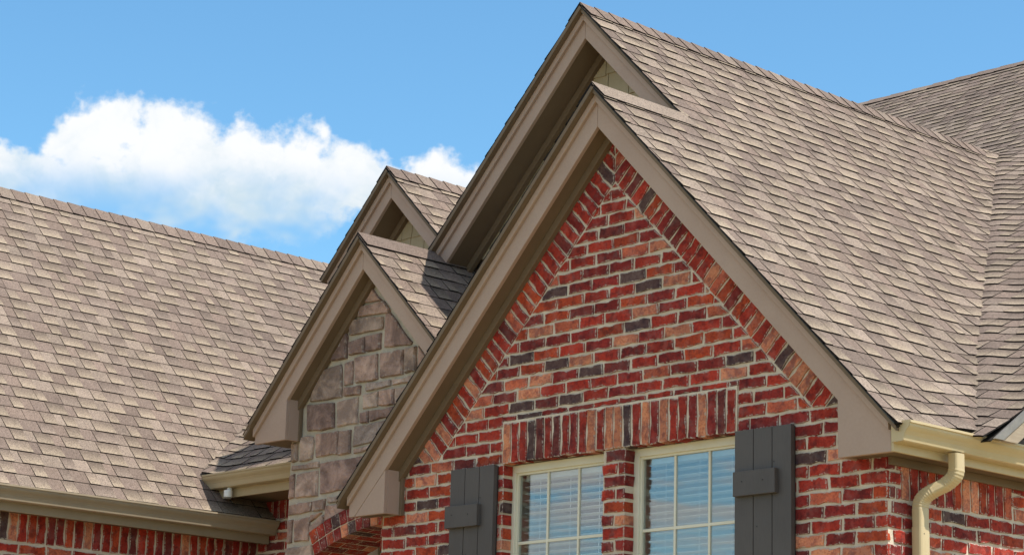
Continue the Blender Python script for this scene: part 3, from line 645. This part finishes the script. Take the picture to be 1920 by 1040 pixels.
box('return_bottom', -3.69, -3.347, CY + .0305, .48, .68, .692, TAUPE_SHADED, house, 0)
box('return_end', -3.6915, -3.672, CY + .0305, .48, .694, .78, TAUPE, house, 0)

# ---- upper small gable (D)
left_slope(DX0, DZ0, 1.02, -4.155, DY - .065, 6., 'roof')
ridge_caps(cR, (DX0, DY - .06, DZ0 - .004), (DX0, 6, DZ0 - .004), (-1, 0, -1.02), (1, 0, -1))
rake_gable('upper', DX0, DZ0, 1.02, 1.0, DY, DY + .25, .228, -4.145, -2.2)
dp = xz_prism('gable_panel', [(-4.0, .9), (-2.2, .9), (-2.2, 1.5), (DX0, DZ0 - .25), (-4.0, DZ0 - .25 - .63)], DY + .254, DY + .31, SIDING, house, 0); dp['label'] = 'tan shake panel in the small upper gable'
shakes(dp, -4.0, -2.4, 1.95, 2.75, (DX0, DZ0 - .252), 1.0, DY + .254, .15, .17)

# ---- left wing roof (E)
EX, EZ, SE = -4.58, .262, 1.065
RX, RZ = -7.445, EZ + SE * 2.865
EXP = .1365
eR = right_slope(RX, RZ, SE, EX, -2.4, 6.2, 'roof', 'broad sunlit shingle slope of the left wing', 330, lambda x, y: y > 380 and (x - 475) / 140. < (795 - y) / 300. and y < 960)
EXP = EXP0
left_slope(RX, RZ, SE, -10.0, -2.4, 6.2, 'roof')
ridge_caps(eR, (RX, -2.4, RZ - .004), (RX, 6.2, RZ - .004), (-1, 0, -SE), (1, 0, -SE), EXP * 1.02, .15)

# ---- small eave roof (G) between the wing and the porch
SG, GY, GZ = .68, .56, .578
gv = Vector((0, 1, SG)).normalized(); csg = 1 / math.sqrt(1 + SG * SG)
xg0 = EX - (GZ - EZ) / SE                          # where its eave meets the wing slope
def lift_g(u_, v_):
    d = u_ - (xg0 - v_ * csg * SG / SE); return .04 * math.exp(-(max(0, d) / .12) ** 2)
gS = Slope((0, GY, GZ), (1, 0, 0), gv, lift_g)
gD = deck('roof', Slope(gS.O, gS.U, gS.V), [(xg0, 0), (-3.445, 0), (-3.445, 1.6), (xg0 - 1.6 * csg * SG / SE, 1.6)], 'little shaded shingle roof tucked beside the stone porch')
shingles(gS, gD, [[(0, -1, .015), (0, 1, 1.6), (1, 0, -3.445), (-1, -csg * SG / SE, -xg0 + .0)]], 11, -6., -3.44, 60, lambda x, y: y > 825, lambda u_, v_: u_ - (xg0 - v_ * csg * SG / SE) < .35)

# ------------------------------------------------------------------ eaves, gutters, downspout
PROF = [(0, .0), (0, -.112), (.072, -.112), (.080, -.107), (.083, -.094), (.088, -.074), (.099, -.056), (.113, -.042), (.121, -.030), (.123, -.016), (.131, -.013), (.131, .0), (.119, .0), (.119, -.008)]
def gutter(at, p0, p1, label=None, GUTTER=GUTTER):
    """at(out, z, t): point of the profile at distance t along the eave"""
    mb = MB(); n = len(PROF)
    for k in range(n - 1):
        (a, b), (c, d) = PROF[k], PROF[k + 1]; mb.face([at(a, b, p0), at(c, d, p0), at(c, d, p1), at(a, b, p1)])
    mb.face([at(.118, -.02, p0), at(.118, -.02, p1), at(.004, -.02, p1), at(.004, -.02, p0)])
    o = mb.build('gutter', GUTTER, house)
    if label: o['label'] = label
    for t, dt in ((p0, .003), (p1, -.003)):
        e = MB(); cap = [q for q in PROF[:12]]; e.solid([at(a, b, t - dt) for a, b in cap], [at(a, b, t + dt) for a, b in cap]); e.build('end_cap', GUTTER, o)
    return o
gR = gutter(lambda o_, z_, t: (2.367 + o_, t, .160 + z_), -.02, 1.72, 'cream gutter along the right eave with an end cap')
box('eave_fascia', 2.3475, 2.3665, .0, 1.72, .0, .125, GUTTER, house); box('eave_soffit', XR + .002, 2.347, .0305, 1.72, .013, .024, TAUPE_SHADED, house, 0); box('eave_frieze', XR + .001, XR + .024, .176, 1.72, -.035, .0125, TAUPE_SHADED, house)
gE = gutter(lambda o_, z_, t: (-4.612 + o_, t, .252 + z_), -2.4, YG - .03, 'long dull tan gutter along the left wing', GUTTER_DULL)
box('eave_fascia', -4.632, -4.6125, -2.4, YG - .03, .075, .23, GUTTER_DULL, house); box('eave_soffit', XE + .001, -4.6325, -2.4, YG - .002, .092, .104, TAUPE_SHADED, house, 0)
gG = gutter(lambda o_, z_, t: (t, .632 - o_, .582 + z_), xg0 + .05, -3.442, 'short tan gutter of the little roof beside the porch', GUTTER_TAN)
box('eave_fascia', xg0 - .1, -3.442, .6325, .65, .40, .56, GUTTER_TAN, house); box('eave_soffit', xg0 - .1, -3.442, .651, YG - .001, .42, .432, TAUPE_SHADED, house, 0)
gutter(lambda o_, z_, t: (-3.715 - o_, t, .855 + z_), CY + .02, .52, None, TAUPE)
# downspout: a rounded rectangle swept from the gutter outlet to the wall
def sweep(name, path, hw, hd, mat, parent, corr, wdir=Vector((0, 1, 0))):
    mb = MB(); rings = []
    sect = []
    for k in range(16):
        a = 2 * math.pi * k / 16; cx_, sy_ = math.cos(a), math.sin(a); sect.append((math.copysign(abs(cx_) ** .45, cx_), math.copysign(abs(sy_) ** .45, sy_)))
    for i, p in enumerate(path):
        t = (path[min(i + 1, len(path) - 1)] - path[max(i - 1, 0)]).normalized(); a = (wdir - t * wdir.dot(t)).normalized(); b = t.cross(a); k = 1 + (.05 if corr[i] and i % 2 else 0)
        rings.append([p + a * (x * hw * k) + b * (y * hd * k) for x, y in sect])
    for i in range(len(rings) - 1):
        for k in range(16):
            j = (k + 1) % 16; mb.face([rings[i][k], rings[i][j], rings[i + 1][j], rings[i + 1][k]])
    o = mb.build(name, mat, parent); return o
def bez(p, q, r, s_, n):
    out = []
    for i in range(n):
        t = i / (n - 1); out.append(p * (1 - t) ** 3 + q * 3 * t * (1 - t) ** 2 + r * 3 * t * t * (1 - t) + s_ * t ** 3)
    return out
g0 = Vector((2.435, .48, .04)); g1 = Vector((2.435, .48, -.035)); m0 = Vector((2.37, .455, -.135)); m1 = Vector((2.32, .42, -.165)); w0 = Vector((2.252, .385, -.27)); w1 = Vector((2.252, .385, -1.6))
path = [g0, g1] + bez(g1, g1 + Vector((0, 0, -.06)), m0 + Vector((.035, .018, .03)), m0, 18)[1:] + [m0.lerp(m1, .5)] + bez(m1, m1 + Vector((-.04, -.022, -.025)), w0 + Vector((0, 0, .06)), w0, 18) + [w0 + Vector((0, 0, -.14))]
cor = [False] * 2 + [True] * 17 + [False] + [True] * 18 + [False]
dspout = sweep('downspout', [w0 + Vector((0, 0, -.10)), w1], .047, .036, GUTTER, house, [False] * 2); dspout['label'] = 'cream downspout bending from the right gutter back to the wall'
sweep('elbow', path, .0435, .0335, GUTTER, dspout, cor)
def screw(p, n_, parent):
    mb = MB(); n_ = Vector(n_); a = n_.orthogonal().normalized(); b = n_.cross(a); r = .004
    ring = [Vector(p) + a * r * math.cos(k * math.pi / 3) + b * r * math.sin(k * math.pi / 3) for k in range(6)]
    mb.solid([q + n_ * .002 for q in ring], [q - n_ * .004 for q in ring]); mb.build('screw', NAIL, parent)
screw((2.286, .37, -.41), (1, 0, 0), dspout)

# ------------------------------------------------------------------ windows and shutters
def window(x0, x1, label):
    z0, z1, yf = -1.2, .262, .252
    fo = .052
    mb = MB(); mb.box(x0, x0 + fo, yf, yf + .07, z0, z1); mb.box(x1 - fo, x1, yf, yf + .07, z0, z1); mb.box(x0 + fo, x1 - fo, yf, yf + .07, z1 - fo, z1); mb.box(x0 + fo, x1 - fo, yf, yf + .07, z0, z0 + fo)
    win = mb.build('window', CREAM, house, .003); win['label'] = label
    gx0, gx1, gz1 = x0 + fo, x1 - fo, z1 - fo
    sb = MB(); q = .014; sb.box(gx0, gx0 + q, yf + .018, yf + .05, z0 + fo, gz1); sb.box(gx1 - q, gx1, yf + .018, yf + .05, z0 + fo, gz1); sb.box(gx0 + q, gx1 - q, yf + .018, yf + .05, gz1 - q, gz1); sb.build('sash', CREAM, win)
    for k in (1, 2):
        xm = gx0 + (gx1 - gx0) * k / 3; box('muntin', xm - .0085, xm + .0085, yf + .026, yf + .044, z0 + fo, gz1 - q, CREAM, win, .002)
    for zm in (-.252, -.70): box('muntin', gx0 + q, gx1 - q, yf + .0255, yf + .0445, zm - .0095, zm + .0095, CREAM, win, .002)
    box('pane', gx0 + q - .003, gx1 - q + .003, yf + .033, yf + .037, z0 + fo, gz1 - q + .003, GLASS, win, 0)
    z = gz1 - .05; a = math.radians(-12)
    box('blind_rail', gx0 + .03, gx1 - .012, yf + .07, yf + .115, gz1 - .045, gz1 + .02, WHITE, win)
    while z > -1.1:
        mb = MB(); d = .024; dy, dz = d * math.cos(a), d * math.sin(a); yc = yf + .085; X0, X1 = gx0 + .03 + R.uniform(-.002, .002), gx1 - .012; zz = z + R.uniform(-.0015, .0015); tl = R.uniform(-.002, .002)
        t = .0014
        mb.solid([(X0, yc - dy, zz - dz - t), (X1, yc - dy, zz - dz - t + tl), (X1, yc - dy, zz - dz + t + tl), (X0, yc - dy, zz - dz + t)], [(X0, yc + dy, zz + dz - t), (X1, yc + dy, zz + dz - t + tl), (X1, yc + dy, zz + dz + t + tl), (X0, yc + dy, zz + dz + t)])
        mb.build('blind_slat', WHITE, win); z -= .0435
    for k in (.2, .53, .84):
        xm = gx0 + (gx1 - gx0) * k; box('blind_cord', xm - .0016, xm + .0016, yf + .068, yf + .0705, -1.1, gz1 - .04, WHITE, win, 0)
    rb = MB(); rb.box(x0 - .1, x1 + .1, 1.3, 1.32, -1.4, .5); rb.build('room_back', WHITE, win)
    return win
window(-.985, -.03, 'cream window with white blinds, left of the brick pier'); window(.139, 1.094, 'cream window with white blinds, right of the brick pier')
def shutter(x0, x1, bx0, bx1, label):
    z0, z1, yb = -1.25, .258, YW - .006
    mb = MB(); mb.box(x0 + .004, x1 - .004, YW - .018, yb, z0, z1 - .004); sh = mb.build('shutter', NAIL, house); sh['label'] = label
    wd = (x1 - x0) / 3
    for k in range(3):
        box('plank', x0 + k * wd + (.0025 if k else 0), x0 + (k + 1) * wd - (.0025 if k < 2 else 0), YW - .052, YW - .0185, z0, z1 + R.uniform(-.001, .001), SHUT, sh, .002)
    for zt in (.008, -.95):
        bt = box('batten', bx0, bx1, YW - .088, YW - .0525, zt - .146, zt, SHUT, sh, .003)
        for f_ in (.22, .72): screw((bx0 + (bx1 - bx0) * f_, YW - .0885, zt - .065 + .01 * R.random()), (0, -1, 0), sh)
    for q in ((x0 + wd * 1.2, -.32), (x0 + wd * 2.1, .05)): screw((q[0], YW - .0525, q[1]), (0, -1, 0), sh)
    return sh
shutter(-1.426, -1.0, -1.437, -1.118, 'dark board shutter with a short batten, left of the windows'); shutter(1.103, 1.535, 1.118, 1.44, 'dark board shutter with a short batten, right of the windows')

# ------------------------------------------------------------------ security lamp under the little gutter
def cyl(name, p0, p1, r0, r1, mat, parent, n=20):
    p0, p1 = Vector(p0), Vector(p1); d = (p1 - p0).normalized(); a = d.orthogonal().normalized(); b = d.cross(a)
    mb = MB(); mb.solid([p1 + (a * math.cos(2 * math.pi * k / n) + b * math.sin(2 * math.pi * k / n)) * r1 for k in range(n)], [p0 + (a * math.cos(2 * math.pi * k / n) + b * math.sin(2 * math.pi * k / n)) * r0 for k in range(n)])
    return mb.build(name, mat, parent, .004)
lamp = bpy.data.objects.new('security_lamp', None); col.objects.link(lamp)
lamp['label'] = 'small white round lamp under the left end of the short gutter'; lamp['category'] = 'lamp'
lx, ly, lz = -4.56, .575, .447
cyl('housing', (lx, ly, lz), (lx, ly, lz - .055), .034, .034, LAMPW, lamp); cyl('rim', (lx, ly, lz - .055), (lx, ly, lz - .068), .030, .026, LEAD, lamp); cyl('mount', (lx, ly + .02, lz + .02), (lx, ly + .005, lz), .018, .02, LAMPW, lamp)
